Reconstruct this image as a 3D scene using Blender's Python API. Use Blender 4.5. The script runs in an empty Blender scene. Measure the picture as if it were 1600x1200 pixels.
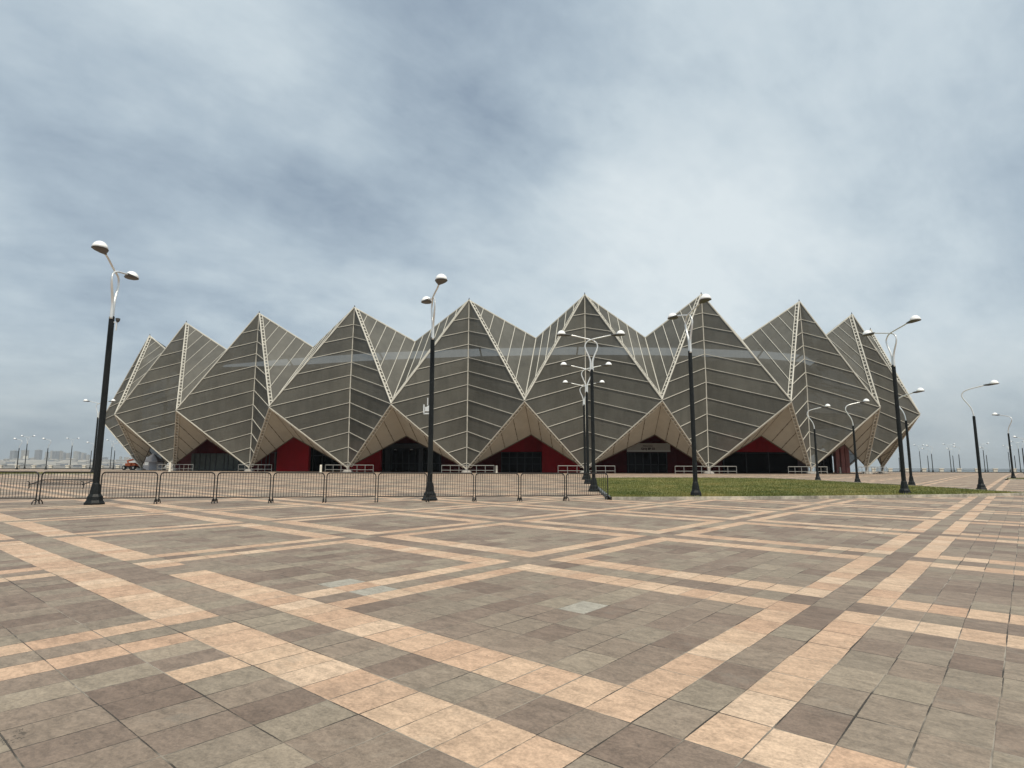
import bpy, bmesh, math, random
from mathutils import Vector, noise
random.seed(7)
R = math.radians
scn = bpy.context.scene
C = scn.collection

# ------------------------------------------------------------------ camera
FPX, PIT, EYE = 941.0, math.atan(132/941.0), 1.5
cam = bpy.data.cameras.new('camera'); camo = bpy.data.objects.new('camera', cam); C.objects.link(camo)
cam.sensor_fit = 'HORIZONTAL'; cam.sensor_width = 36.0; cam.lens = 36.0*FPX/1600.0
cam.clip_start = 0.1; cam.clip_end = 60000
camo.location = (0, 0, EYE); camo.rotation_euler = (math.pi/2+PIT, 0, 0)
scn.camera = camo
scn.render.resolution_x = 1024; scn.render.resolution_y = 768
# ------------------------------------------------------------------ exposure
scn.view_settings.view_transform = 'Standard'; scn.view_settings.look = 'None'
scn.view_settings.exposure = 0.12; scn.view_settings.gamma = 1.0
# ------------------------------------------------------------------ sun
SUN_EL, SUN_AZ = R(62), math.atan2(0.42, -1.0)      # azimuth measured from +Y towards +X
sd = Vector((math.sin(SUN_AZ)*math.cos(SUN_EL), math.cos(SUN_AZ)*math.cos(SUN_EL), math.sin(SUN_EL)))
sl = bpy.data.lights.new('sun', 'SUN'); sl.energy = 3.0; sl.angle = R(3); sl.color = (1.0, 0.915, 0.775)
so = bpy.data.objects.new('sun', sl); C.objects.link(so)
so.rotation_euler = (-sd).to_track_quat('-Z', 'Y').to_euler()
# ------------------------------------------------------------------ node helpers
class NT:
    def __init__(s, tree): s.t = tree; s.l = tree.links
    def n(s, kind, **kw):
        nd = s.t.nodes.new(kind)
        for k, v in kw.items(): setattr(nd, k, v)
        return nd
    def put(s, sock, v):
        if v is None: return
        if hasattr(v, 'links') or isinstance(v, bpy.types.NodeSocket): s.l.new(v, sock)
        else: sock.default_value = v
    def m(s, op, a, b=None, c=None):
        nd = s.n('ShaderNodeMath', operation=op)
        s.put(nd.inputs[0], a); s.put(nd.inputs[1], b)
        if c is not None: s.put(nd.inputs[2], c)
        return nd.outputs[0]
    def vm(s, op, a, b=None, out=0):
        nd = s.n('ShaderNodeVectorMath', operation=op)
        s.put(nd.inputs[0], a); s.put(nd.inputs[1], b)
        return nd.outputs[out]
    def comb(s, x, y, z):
        nd = s.n('ShaderNodeCombineXYZ')
        for i, v in enumerate((x, y, z)): s.put(nd.inputs[i], v)
        return nd.outputs[0]
    def mix(s, f, a, b, mode='MIX'):
        nd = s.n('ShaderNodeMix', data_type='RGBA', blend_type=mode)
        s.put(nd.inputs[0], f)
        s.put(nd.inputs[6], a if not isinstance(a, tuple) else (*a[:3], 1))
        s.put(nd.inputs[7], b if not isinstance(b, tuple) else (*b[:3], 1))
        return nd.outputs[2]
    def noise(s, vec, scale, detail=4, rough=0.55, dist=0, out=0):
        nd = s.n('ShaderNodeTexNoise')
        s.put(nd.inputs['Vector'], vec); nd.inputs['Scale'].default_value = scale
        nd.inputs['Detail'].default_value = detail; nd.inputs['Roughness'].default_value = rough
        nd.inputs['Distortion'].default_value = dist
        return nd.outputs[out]
    def ss(s, v, lo, hi, a=0.0, b=1.0):
        nd = s.n('ShaderNodeMapRange', interpolation_type='SMOOTHSTEP')
        s.put(nd.inputs[0], v)
        for i, q in zip((1, 2, 3, 4), (lo, hi, a, b)): nd.inputs[i].default_value = q
        return nd.outputs[0]
    def ramp(s, f, stops):
        nd = s.n('ShaderNodeValToRGB'); s.put(nd.inputs[0], f)
        cr = nd.color_ramp
        while len(cr.elements) < len(stops): cr.elements.new(0.5)
        for e, (p, c) in zip(cr.elements, stops): e.position = p; e.color = (*c, 1)
        return nd.outputs[0]
# ------------------------------------------------------------------ world: nishita behind a thin broken overcast
w = bpy.data.worlds.new('World'); scn.world = w; w.use_nodes = True
T = NT(w.node_tree)
for nd in list(w.node_tree.nodes): w.node_tree.nodes.remove(nd)
sky = T.n('ShaderNodeTexSky', sky_type='NISHITA'); sky.sun_disc = False
sky.sun_elevation = SUN_EL; sky.sun_rotation = SUN_AZ; sky.dust_density = 3.0; sky.air_density = 1.3
tc = T.n('ShaderNodeTexCoord'); sep = T.n('ShaderNodeSeparateXYZ'); T.put(sep.inputs[0], tc.outputs['Generated'])
dx, dy, dz = sep.outputs
zz = T.m('ADD', T.m('MAXIMUM', dz, 0.0), 0.42)
cl = T.comb(T.m('DIVIDE', dx, zz), T.m('DIVIDE', dy, zz), 3.7)
cl = T.vm('ADD', cl, (5.3, 1.15, 0))
big = T.noise(cl, 1.3, 5, 0.5, 0.0)
mid = T.noise(T.comb(T.vm('DOT_PRODUCT', cl, (0.55, 0.45, 0), out=1), T.vm('DOT_PRODUCT', cl, (-0.85, 1.05, 0), out=1), 2.0), 3.2, 8, 0.62, 0.15)
fine = T.noise(cl, 12.0, 5, 0.55, 0.2)
cv = T.m('ADD', T.m('ADD', T.m('MULTIPLY', big, 0.40), T.m('MULTIPLY', mid, 0.31)), T.m('ADD', T.m('MULTIPLY', fine, 0.09), 0.122))
# thick and thin areas of the cloud layer, as directions (x, y, z), half width in degrees, weight
warp = T.vm('MULTIPLY', T.vm('SUBTRACT', T.noise(cl, 2.4, 5, 0.6, 0.3, out=1), (0.5, 0.5, 0.5)), (0.34, 0.34, 0.34))
wd = T.vm('NORMALIZE', T.vm('ADD', tc.outputs['Generated'], warp))
for (vx, vy, vz, hw, wt) in (
        (-0.136, 0.773, 0.620, 25, -0.12),
        (-0.057, 0.823, 0.566, 15, -0.06),
        (-0.596, 0.714, 0.368, 21.25, -0.1),
        (-0.453, 0.807, 0.378, 16.25, -0.09),
        (-0.278, 0.892, 0.356, 13.75, -0.07),
        (0.031, 0.946, 0.322, 11.25, -0.04),
        (0.622, 0.699, 0.353, 16.25, -0.11),
        (0.562, 0.649, 0.513, 15, -0.05),
        (-0.334, 0.786, 0.521, 16.25, 0.05),
        (-0.505, 0.703, 0.501, 16.25, 0.03),
        (-0.232, 0.851, 0.470, 15, 0.04),
        (0.341, 0.779, 0.526, 30, 0.08),
        (0.161, 0.902, 0.401, 22.5, 0.06),
        (-0.574, 0.778, 0.256, 20, 0.05),
        (0.145, 0.772, 0.619, 11.25, 0.03),
        (0.425, 0.857, 0.292, 25, 0.03)
        ):
    cv = T.m('ADD', cv, T.ss(T.vm('DOT_PRODUCT', wd, (vx, vy, vz), out=1), math.cos(math.radians(hw)), 1.0, 0.0, wt*(0.62 if wt < 0 else 0.55)))
cloud = T.ramp(cv, [(0.34, (2.6, 3.3, 4.15)), (0.44, (4.0, 4.85, 5.6)), (0.53, (5.4, 6.25, 6.8)), (0.66, (7.0, 7.7, 8.0))])
low = T.ss(dz, 0.0, 0.22, 0.74, 1.0)
cloud = T.mix(1.0, cloud, T.comb(low, low, low), 'MULTIPLY')
col = T.mix(0.93, sky.outputs[0], cloud)
bg = T.n('ShaderNodeBackground'); T.put(bg.inputs[0], col); bg.inputs[1].default_value = 0.10
ow = T.n('ShaderNodeOutputWorld'); T.l.new(bg.outputs[0], ow.inputs[0])

# ------------------------------------------------------------------ pixel <-> world (photo pixels, 1600 x 1200)
def ray(px, py):
    u = -(py-600)/FPX; r = (px-800)/FPX; c, s = math.cos(PIT), math.sin(PIT)
    return Vector((r, c-u*s, s+u*c))
def sstep(x, a, b):
    t = max(0.0, min(1.0, (x-a)/(b-a))); return t*t*(3-2*t)
def G(x, y):                                  # height of the plaza
    s = y if y < 55 else 75-20*math.exp(-(y-55)/20)
    return 0.08+0.01175*s+(-0.007+0.0033*sstep(y, 20, 80))*x
def hit(px, py, dz=0.0):                      # where the line of sight meets the plaza
    d = ray(px, py); lo, hi = 1.0, 400.0
    f = lambda t: EYE+d.z*t-G(d.x*t, d.y*t)-dz
    t = lo
    while t < hi and f(t) > 0: t *= 1.01
    a, b = t/1.01, t
    for _ in range(30):
        m = (a+b)/2
        if f(m) > 0: a = m
        else: b = m
    return Vector((d.x*a, d.y*a, G(d.x*a, d.y*a)))
def at_height(px, py, H):                     # foot of a post whose top, H above the plaza, is seen at px, py
    d = ray(px, py); a, b = 2.0, 400.0
    for _ in range(50):
        m = (a+b)/2
        if EYE+d.z*m < G(d.x*m, d.y*m)+H: a = m
        else: b = m
    return Vector((d.x*a, d.y*a, G(d.x*a, d.y*a)))

# ------------------------------------------------------------------ mesh helpers
class MB:
    def __init__(s): s.v = []; s.f = []; s.mi = []
    def face(s, pts, mi=0):
        k = len(s.v); s.v += [tuple(p) for p in pts]; s.f.append(tuple(range(k, k+len(pts)))); s.mi.append(mi)
    def box(s, c, d, ax=None, mi=0):          # centre, full sizes, axes
        X, Y, Z = ax or (Vector((1,0,0)), Vector((0,1,0)), Vector((0,0,1)))
        c = Vector(c); k = len(s.v)
        for sx in (-1, 1):
            for sy in (-1, 1):
                for sz in (-1, 1):
                    s.v.append(tuple(c+X*(sx*d[0]/2)+Y*(sy*d[1]/2)+Z*(sz*d[2]/2)))
        for f in ((0,1,3,2),(4,6,7,5),(0,4,5,1),(2,3,7,6),(0,2,6,4),(1,5,7,3)):
            s.f.append(tuple(k+i for i in f)); s.mi.append(mi)
    def tube(s, pts, r, n=6, cap=True, mi=0):
        pts = [Vector(p) for p in pts]; rs = r if isinstance(r, (list, tuple)) else [r]*len(pts)
        k = len(s.v); prev = None
        for i, p in enumerate(pts):
            t = (pts[min(i+1, len(pts)-1)]-pts[max(i-1, 0)]).normalized()
            if prev is None:
                a = Vector((0,0,1)) if abs(t.z) < 0.9 else Vector((1,0,0))
                u = t.cross(a).normalized()
            else:
                u = (prev-t*prev.dot(t)).normalized()
            prev = u; q = t.cross(u)
            for j in range(n):
                an = 2*math.pi*(j+0.5)/n
                s.v.append(tuple(p+(u*math.cos(an)+q*math.sin(an))*rs[i]))
        for i in range(len(pts)-1):
            for j in range(n):
                a = k+i*n+j; b = k+i*n+(j+1)%n
                s.f.append((a, b, b+n, a+n)); s.mi.append(mi)
        if cap:
            s.f.append(tuple(k+j for j in range(n))[::-1]); s.mi.append(mi)
            e = k+(len(pts)-1)*n; s.f.append(tuple(e+j for j in range(n))); s.mi.append(mi)
    def lathe(s, prof, n=16, c=(0,0,0), mi=0, sc=(1,1)):
        k = len(s.v)
        for (r, z) in prof:
            for j in range(n):
                an = 2*math.pi*j/n
                s.v.append((c[0]+r*math.cos(an)*sc[0], c[1]+r*math.sin(an)*sc[1], c[2]+z))
        for i in range(len(prof)-1):
            for j in range(n):
                a = k+i*n+j; b = k+i*n+(j+1)%n
                s.f.append((a, b, b+n, a+n)); s.mi.append(mi)
        s.f.append(tuple(k+j for j in range(n))[::-1]); s.mi.append(mi)
        e = k+(len(prof)-1)*n; s.f.append(tuple(e+j for j in range(n))); s.mi.append(mi)
    def build(s, name, mats, parent=None, smooth=False, normals=True):
        me = bpy.data.meshes.new(name); me.from_pydata(s.v, [], s.f)
        if not isinstance(mats, (list, tuple)): mats = [mats]
        for m in mats: me.materials.append(m)
        for p, mi in zip(me.polygons, s.mi): p.material_index = mi; p.use_smooth = smooth
        if normals:
            bm = bmesh.new(); bm.from_mesh(me); bmesh.ops.recalc_face_normals(bm, faces=bm.faces); bm.to_mesh(me); bm.free()
        o = bpy.data.objects.new(name, me); C.objects.link(o)
        if parent: o.parent = parent
        return o
def tag(o, label=None, cat=None, group=None, kind=None):
    if label: o['label'] = label
    if cat: o['category'] = cat
    if group: o['group'] = group
    if kind: o['kind'] = kind
    return o
def empty(name, loc=(0,0,0), rz=0, label=None, cat=None, group=None):
    o = bpy.data.objects.new(name, None); C.objects.link(o); o.location = loc; o.rotation_euler = (0,0,rz)
    o.empty_display_size = 0.2
    return tag(o, label, cat, group)
def copy_tree(o, parent=None):
    c = o.copy(); C.objects.link(c); c.parent = parent
    for ch in list(o.children): copy_tree(ch, c)
    return c
def smooth_path(P, n=5):
    P = [Vector(p) for p in P]; out = []
    for i in range(len(P)-1):
        p0 = P[max(i-1, 0)]; p1 = P[i]; p2 = P[i+1]; p3 = P[min(i+2, len(P)-1)]
        for k in range(n):
            t = k/n
            out.append(0.5*((2*p1)+(p2-p0)*t+(2*p0-5*p1+4*p2-p3)*t*t+(3*p1-p0-3*p2+p3)*t**3))
    return out+[P[-1]]

# ------------------------------------------------------------------ materials
def mat(name, base, rough=0.6, metal=0.0, var=0.0, vscale=1.0, bump=0.0, bscale=20.0, spec=0.5, stretch=(1,1,1), rr=0.0):
    m = bpy.data.materials.new(name); m.use_nodes = True; t = NT(m.node_tree)
    p = m.node_tree.nodes['Principled BSDF']
    p.inputs['Base Color'].default_value = (*base, 1); p.inputs['Roughness'].default_value = rough
    p.inputs['Metallic'].default_value = metal; p.inputs['Specular IOR Level'].default_value = spec
    geo = t.n('ShaderNodeNewGeometry').outputs['Position']
    v = t.vm('MULTIPLY', geo, stretch)
    if var:
        n1 = t.noise(v, vscale, 6, 0.6)
        n2 = t.noise(v, vscale*6.3, 4, 0.6)
        f = t.m('ADD', t.m('MULTIPLY', n1, 0.65), t.m('MULTIPLY', n2, 0.35))
        k = t.ss(f, 0.32, 0.68, 1-var, 1+var)
        t.put(p.inputs['Base Color'], t.mix(1.0, base, t.comb(k, k, k), 'MULTIPLY'))
        if rr: t.put(p.inputs['Roughness'], t.ss(f, 0.35, 0.65, rough-rr, rough+rr))
    if bump:
        b = t.n('ShaderNodeBump'); b.inputs['Strength'].default_value = bump; b.inputs['Distance'].default_value = 0.02
        t.put(b.inputs['Height'], t.noise(v, bscale, 5, 0.6)); t.l.new(b.outputs[0], p.inputs['Normal'])
    return m

# paving: stone slabs 0.306 x 0.457 m laid on a skewed grid, buff bands every 13 and 9 slabs
PALE = [(-6, 3), (-15, 1), (-13, 1), (-14, 1)]
BUFF = [(-26, -3), (-9, -4), (-13, -1)]
GREY = [(-22, -1), (-23, -1)]
def paving():
    m = bpy.data.materials.new('paving'); m.use_nodes = True; t = NT(m.node_tree)
    p = m.node_tree.nodes['Principled BSDF']
    pos = t.n('ShaderNodeNewGeometry').outputs['Position']
    q = t.vm('SUBTRACT', pos, (0.95239, 3.87833, 0))
    q = t.vm('MULTIPLY', q, (1, 1, 0))
    wob = t.vm('SUBTRACT', t.noise(q, 0.35, 2, 0.5, out=1), (0.5, 0.5, 0.5))
    q = t.vm('ADD', q, t.vm('MULTIPLY', wob, (0.035, 0.035, 0)))
    I = t.vm('DOT_PRODUCT', q, (2.49747, -2.11475, 0), out=1)
    J = t.vm('DOT_PRODUCT', q, (1.41501, 1.67128, 0), out=1)
    # each slab a few millimetres off true
    ci, cj = t.m('FLOOR', I), t.m('FLOOR', J)
    jr = t.n('ShaderNodeTexWhiteNoise', noise_dimensions='1D'); t.put(jr.inputs['W'], t.m('ADD', cj, 0.5))
    ir = t.n('ShaderNodeTexWhiteNoise', noise_dimensions='1D'); t.put(ir.inputs['W'], t.m('ADD', ci, 70.5))
    I = t.m('ADD', I, t.m('MULTIPLY', t.m('SUBTRACT', jr.outputs[0], 0.5), 0.03))
    J = t.m('ADD', J, t.m('MULTIPLY', t.m('SUBTRACT', ir.outputs[0], 0.5), 0.016))
    ci, cj = t.m('FLOOR', I), t.m('FLOOR', J)
    fi, fj = t.m('SUBTRACT', I, ci), t.m('SUBTRACT', J, cj)
    mi = t.m('FLOORED_MODULO', t.m('ADD', ci, 1.0), 13.0); mj = t.m('FLOORED_MODULO', t.m('ADD', cj, 3.0), 9.0)
    eq = lambda a, v: t.m('COMPARE', a, v, 0.1)
    tI = t.m('ADD', eq(mi, 0.0), eq(mi, 2.0)); gI = eq(mi, 1.0)
    tJ = t.m('ADD', eq(mj, 0.0), eq(mj, 2.0)); gJ = eq(mj, 1.0)
    band = t.m('MAXIMUM', t.m('MULTIPLY', tI, t.m('SUBTRACT', 1.0, gJ)), t.m('MULTIPLY', tJ, t.m('SUBTRACT', 1.0, gI)))
    wn = t.n('ShaderNodeTexWhiteNoise', noise_dimensions='2D'); t.put(wn.inputs['Vector'], t.comb(ci, cj, 0.0))
    w3 = t.n('ShaderNodeTexWhiteNoise', noise_dimensions='3D'); t.put(w3.inputs['Vector'], t.comb(ci, cj, 9.0))
    rnd, rnd2 = wn.outputs[0], w3.outputs[0]
    grey = t.ramp(rnd, [(0.0, (0.172, 0.126, 0.097)), (0.25, (0.208, 0.158, 0.122)), (0.5, (0.240, 0.188, 0.143)),
                        (0.75, (0.232, 0.190, 0.145)), (0.93, (0.256, 0.213, 0.160)), (1.0, (0.295, 0.240, 0.180))])
    pale = t.m('GREATER_THAN', rnd2, 2.0)
    cell = lambda a, b: t.m('MULTIPLY', eq(ci, float(a)), eq(cj, float(b)))
    for a, b in PALE: pale = t.m('MAXIMUM', pale, cell(a, b))
    grey = t.mix(pale, grey, (0.335, 0.31, 0.26))
    tan = t.ramp(rnd, [(0.0, (0.44, 0.290, 0.196)), (0.4, (0.480, 0.330, 0.226)), (0.75, (0.51, 0.363, 0.250)), (1.0, (0.54, 0.40, 0.285))])
    odd = t.m('LESS_THAN', rnd2, -1.0)                      # a stray buff slab in the grey
    for a, b in BUFF: odd = t.m('MAXIMUM', odd, cell(a, b))
    band2 = t.m('MAXIMUM', band, odd)
    for a, b in GREY: band2 = t.m('MULTIPLY', band2, t.m('SUBTRACT', 1.0, cell(a, b)))
    colr = t.mix(band2, grey, tan)
    # grain: each slab has its own stone
    off = t.vm('MULTIPLY', wn.outputs[1], (31.0, 17.0, 5.0))
    sp = t.vm('ADD', t.comb(t.m('MULTIPLY', I, 0.306), t.m('MULTIPLY', J, 0.457), 0.0), off)
    vein = t.noise(t.vm('MULTIPLY', sp, (0.8, 1.5, 1)), 7.5, 10, 0.74, 0.5)
    spk = t.noise(sp, 46.0, 5, 0.7)
    k = t.m('ADD', t.ss(vein, 0.32, 0.68, 0.78, 1.20), t.ss(spk, 0.3, 0.7, -0.18, 0.18))
    dirt = t.noise(q, 0.55, 6, 0.6)
    k = t.m('MULTIPLY', k, t.ss(dirt, 0.35, 0.65, 0.93, 1.06))
    colr = t.mix(1.0, colr, t.comb(k, k, k), 'MULTIPLY')
    stain = t.ss(t.noise(sp, 2.3, 6, 0.65), 0.58, 0.72)
    colr = t.mix(t.m('MULTIPLY', stain, 0.22), colr, (0.27, 0.26, 0.22))
    # scuffs, dust drifts and a few hairline cracks
    dust = t.ss(t.noise(t.vm('MULTIPLY', q, (1, 2.2, 1)), 1.7, 7, 0.7, 0.8), 0.56, 0.74)
    colr = t.mix(t.m('MULTIPLY', dust, 0.20), colr, (0.42, 0.36, 0.285))
    grime = t.ss(t.noise(t.vm('ADD', q, (7, 3, 0)), 0.23, 7, 0.68, 0.5), 0.54, 0.72)
    colr = t.mix(t.m('MULTIPLY', grime, 0.28), colr, (0.15, 0.125, 0.10))
    vo = t.n('ShaderNodeTexVoronoi', feature='DISTANCE_TO_EDGE'); vo.inputs['Scale'].default_value = 0.9
    t.put(vo.inputs['Vector'], t.vm('ADD', q, t.vm('MULTIPLY', t.noise(q, 3.0, 5, 0.6, out=1), (0.35, 0.35, 0.35))))
    crack = t.m('MULTIPLY', t.m('LESS_THAN', vo.outputs[0], 0.0022), t.m('GREATER_THAN', t.noise(t.vm('ADD', q, (3, 9, 0)), 0.8, 2, 0.5), 0.69))
    colr = t.mix(t.m('MULTIPLY', crack, 0.7), colr, (0.06, 0.05, 0.04))
    spots = t.m('GREATER_THAN', t.noise(t.vm('ADD', q, (1, 1, 0)), 17.0, 2, 0.5), 0.735)
    colr = t.mix(t.m('MULTIPLY', spots, 0.45), colr, (0.07, 0.06, 0.05))
    # joints: width and filling vary
    e1 = t.m('MULTIPLY', t.m('MINIMUM', fi, t.m('SUBTRACT', 1.0, fi)), 0.306)
    e2 = t.m('MULTIPLY', t.m('MINIMUM', fj, t.m('SUBTRACT', 1.0, fj)), 0.457)
    jn = t.noise(q, 1.3, 3, 0.6)
    rag = t.m('MULTIPLY', t.m('SUBTRACT', t.noise(q, 60.0, 3, 0.6), 0.5), 0.007)
    wid = t.m('ADD', t.ss(jn, 0.36, 0.66, 0.0012, 0.0058), rag)
    edge = t.m('MINIMUM', e1, e2)
    joint = t.m('LESS_THAN', edge, wid)
    jf = t.ss(t.noise(t.vm('ADD', q, (40, 11, 0)), 0.9, 4, 0.7), 0.44, 0.6)
    jcol = t.mix(jf, (0.045, 0.038, 0.03), (0.30, 0.26, 0.21))
    colr = t.mix(joint, colr, jcol)
    t.put(p.inputs['Base Color'], colr)
    t.put(p.inputs['Roughness'], t.ss(spk, 0.3, 0.7, 0.62, 0.82))
    p.inputs['Specular IOR Level'].default_value = 0.35
    b = t.n('ShaderNodeBump'); b.inputs['Strength'].default_value = 0.55; b.inputs['Distance'].default_value = 0.006
    hgt = t.m('SUBTRACT', t.m('ADD', t.m('MULTIPLY', spk, 0.35), t.m('MULTIPLY', vein, 0.8)), t.m('MULTIPLY', t.m('SUBTRACT', 1.0, t.ss(edge, 0.001, 0.008)), 0.8))
    t.put(b.inputs['Height'], hgt); t.l.new(b.outputs[0], p.inputs['Normal'])
    return m
M_pave = paving()
M_kerb = mat('kerb_concrete', (0.40, 0.365, 0.30), 0.85, var=0.55, vscale=0.9, bump=0.3, bscale=30)
M_kerbd = mat('kerb_dark', (0.10, 0.11, 0.11), 0.8, var=0.3, vscale=3.0)
M_stone = mat('quay_stone', (0.34, 0.31, 0.27), 0.85, var=0.2, vscale=0.6, bump=0.3, bscale=8)
def grass_mat():
    m = bpy.data.materials.new('grass'); m.use_nodes = True; t = NT(m.node_tree); p = m.node_tree.nodes['Principled BSDF']
    pos = t.n('ShaderNodeNewGeometry').outputs['Position']
    a = t.noise(t.vm('MULTIPLY', pos, (0.7, 1.3, 1)), 0.45, 7, 0.7, 0.6); b = t.noise(pos, 7.0, 4, 0.6)
    f = t.m('ADD', t.m('MULTIPLY', a, 0.75), t.m('MULTIPLY', b, 0.25))
    c = t.ramp(f, [(0.36, (0.055, 0.078, 0.018)), (0.46, (0.115, 0.132, 0.036)), (0.54, (0.19, 0.182, 0.058)), (0.62, (0.29, 0.245, 0.095))])
    t.put(p.inputs['Base Color'], c); p.inputs['Roughness'].default_value = 0.8; p.inputs['Specular IOR Level'].default_value = 0.2
    return m
M_grass = grass_mat()
M_white = mat('white_steel', (0.72, 0.70, 0.64), 0.45, var=0.10, vscale=1.2)
M_cream = mat('cream_clamp', (0.56, 0.535, 0.465), 0.55, var=0.12, vscale=0.8)
M_lampblk = mat('black_paint', (0.010, 0.012, 0.0125), 0.5, spec=0.22, var=0.25, vscale=3.0, bump=0.05, bscale=12, rr=0.1)
M_lampwht = mat('white_paint_gloss', (0.74, 0.75, 0.74), 0.28, metal=0.35, var=0.06, vscale=4.0)
M_dome = mat('opal_dome', (0.95, 0.95, 0.93), 0.25, var=0.02, vscale=3)
M_housing = mat('lamp_housing', (0.07, 0.068, 0.065), 0.5, var=0.15, vscale=5)
M_galv = mat('galvanised_rail', (0.36, 0.36, 0.34), 0.5, metal=0.4, var=0.15, vscale=2)
M_barr = mat('barrier_steel', (0.022, 0.02, 0.019), 0.5, metal=0.3, var=0.4, vscale=4, rr=0.15)
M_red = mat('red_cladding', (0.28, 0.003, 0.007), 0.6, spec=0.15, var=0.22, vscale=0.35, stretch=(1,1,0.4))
M_dark = mat('dark_interior', (0.006, 0.005, 0.006), 0.7, spec=0.05, var=0.2)
M_frame = mat('portal_grey', (0.07, 0.075, 0.08), 0.5, spec=0.2, var=0.15, vscale=1)
M_drum = mat('drum_cladding', (0.07, 0.06, 0.055), 0.7, var=0.2, vscale=0.3)
M_metalband = mat('parapet_metal', (0.85, 0.86, 0.87), 0.4, metal=0.0, var=0.08, vscale=0.5)
M_roofing = mat('roofing', (0.22, 0.22, 0.22), 0.8, var=0.15)
M_post = mat('cream_stone_pier', (0.82, 0.77, 0.66), 0.8, var=0.1, vscale=2)
M_orange = mat('orange_paint', (0.62, 0.13, 0.03), 0.45, var=0.15, vscale=2)
M_rubber = mat('rubber', (0.02, 0.02, 0.02), 0.85, var=0.2)
M_tent = mat('white_canvas', (0.68, 0.70, 0.76), 0.8, var=0.08, vscale=1.5)
M_conc = mat('footing_concrete', (0.38, 0.36, 0.33), 0.9, var=0.2, vscale=2)
M_pinkcol = mat('faded_red_column', (0.30, 0.10, 0.085), 0.6, var=0.2, vscale=0.8)
M_banner = mat('banner_vinyl', (0.50, 0.47, 0.41), 0.7, var=0.06, vscale=1)
M_ink = mat('banner_ink', (0.03, 0.02, 0.02), 0.7)
M_bannerlow = mat('banner_edge', (0.66, 0.66, 0.62), 0.7)
M_seam = mat('seam', (0.10, 0.075, 0.05), 0.8)
def glass(name, tint, rough=0.08):
    m = mat(name, tint, rough, spec=0.06, var=0.2, vscale=0.7); return m
M_glass = glass('dark_glass', (0.006, 0.007, 0.008))
M_curt = glass('curtained_glass', (0.12, 0.135, 0.125), 0.25)
def fabric(name, base, opac, var):
    m = bpy.data.materials.new(name); m.use_nodes = True; t = NT(m.node_tree); p = m.node_tree.nodes['Principled BSDF']
    pos = t.n('ShaderNodeNewGeometry').outputs['Position']
    a = t.noise(pos, 0.16, 5, 0.6, 0.5); b = t.noise(t.vm('MULTIPLY', pos, (1, 1, 0.25)), 1.1, 5, 0.65); c = t.noise(pos, 14.0, 3, 0.6)
    f = t.m('ADD', t.m('ADD', t.m('MULTIPLY', a, 0.5), t.m('MULTIPLY', b, 0.32)), t.m('MULTIPLY', c, 0.18))
    k = t.ss(f, 0.36, 0.64, 1-var, 1+var)
    t.put(p.inputs['Base Color'], t.mix(1.0, base, t.comb(k, k, t.m('MULTIPLY', k, 0.99)), 'MULTIPLY'))
    p.inputs['Roughness'].default_value = 0.62; p.inputs['Specular IOR Level'].default_value = 0.35
    b = t.n('ShaderNodeBump'); b.inputs['Strength'].default_value = 0.25; b.inputs['Distance'].default_value = 0.05
    t.put(b.inputs['Height'], c); t.l.new(b.outputs[0], p.inputs['Normal'])
    if opac < 1:
        tr = t.n('ShaderNodeBsdfTransparent'); mx = t.n('ShaderNodeMixShader')
        t.put(mx.inputs[0], opac); t.l.new(tr.outputs[0], mx.inputs[1]); t.l.new(p.outputs[0], mx.inputs[2])
        out = [n for n in m.node_tree.nodes if n.type == 'OUTPUT_MATERIAL'][0]; t.l.new(mx.outputs[0], out.inputs[0])
    return m
M_fab = [fabric('mesh_membrane', tuple(c*f for c in (0.112, 0.108, 0.092)), 0.83, 0.22) for f in (1.0, 0.86, 1.13)]
M_fabin = fabric('inner_membrane', (0.07, 0.067, 0.06), 0.93, 0.1)
M_soff = fabric('soffit_membrane', (0.385, 0.362, 0.308), 1.0, 0.10)

# ------------------------------------------------------------------ plaza
def edge_y(x):
    P = [(-400,150),(-80,150),(-60,192),(78,192),(86,146),(135,128),(260,84),(400,60)]
    for (a, ya), (b, yb) in zip(P, P[1:]):
        if x <= b: return ya+(yb-ya)*(x-a)/(b-a)
    return 60
pl = MB(); nx, ny = 201, 110; xs = [-200+2.0*i for i in range(nx)]
for i in range(nx):
    for j in range(ny):
        y = -40+(edge_y(xs[i])+40)*(j/(ny-1)); pl.v.append((xs[i], y, G(xs[i], max(y, 0))))
for i in range(nx-1):
    for j in range(ny-1):
        a = i*ny+j; pl.f.append((a, a+ny, a+ny+1, a+1)); pl.mi.append(0)
for i in range(nx-1):
    a = Vector(pl.v[i*ny+ny-1]); b = Vector(pl.v[(i+1)*ny+ny-1])
    pl.face([a, b, b+Vector((0,0,-5)), a+Vector((0,0,-5))], 1)
tag(pl.build('plaza_paving', [M_pave, M_stone], smooth=True, normals=False), kind='structure')
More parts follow.
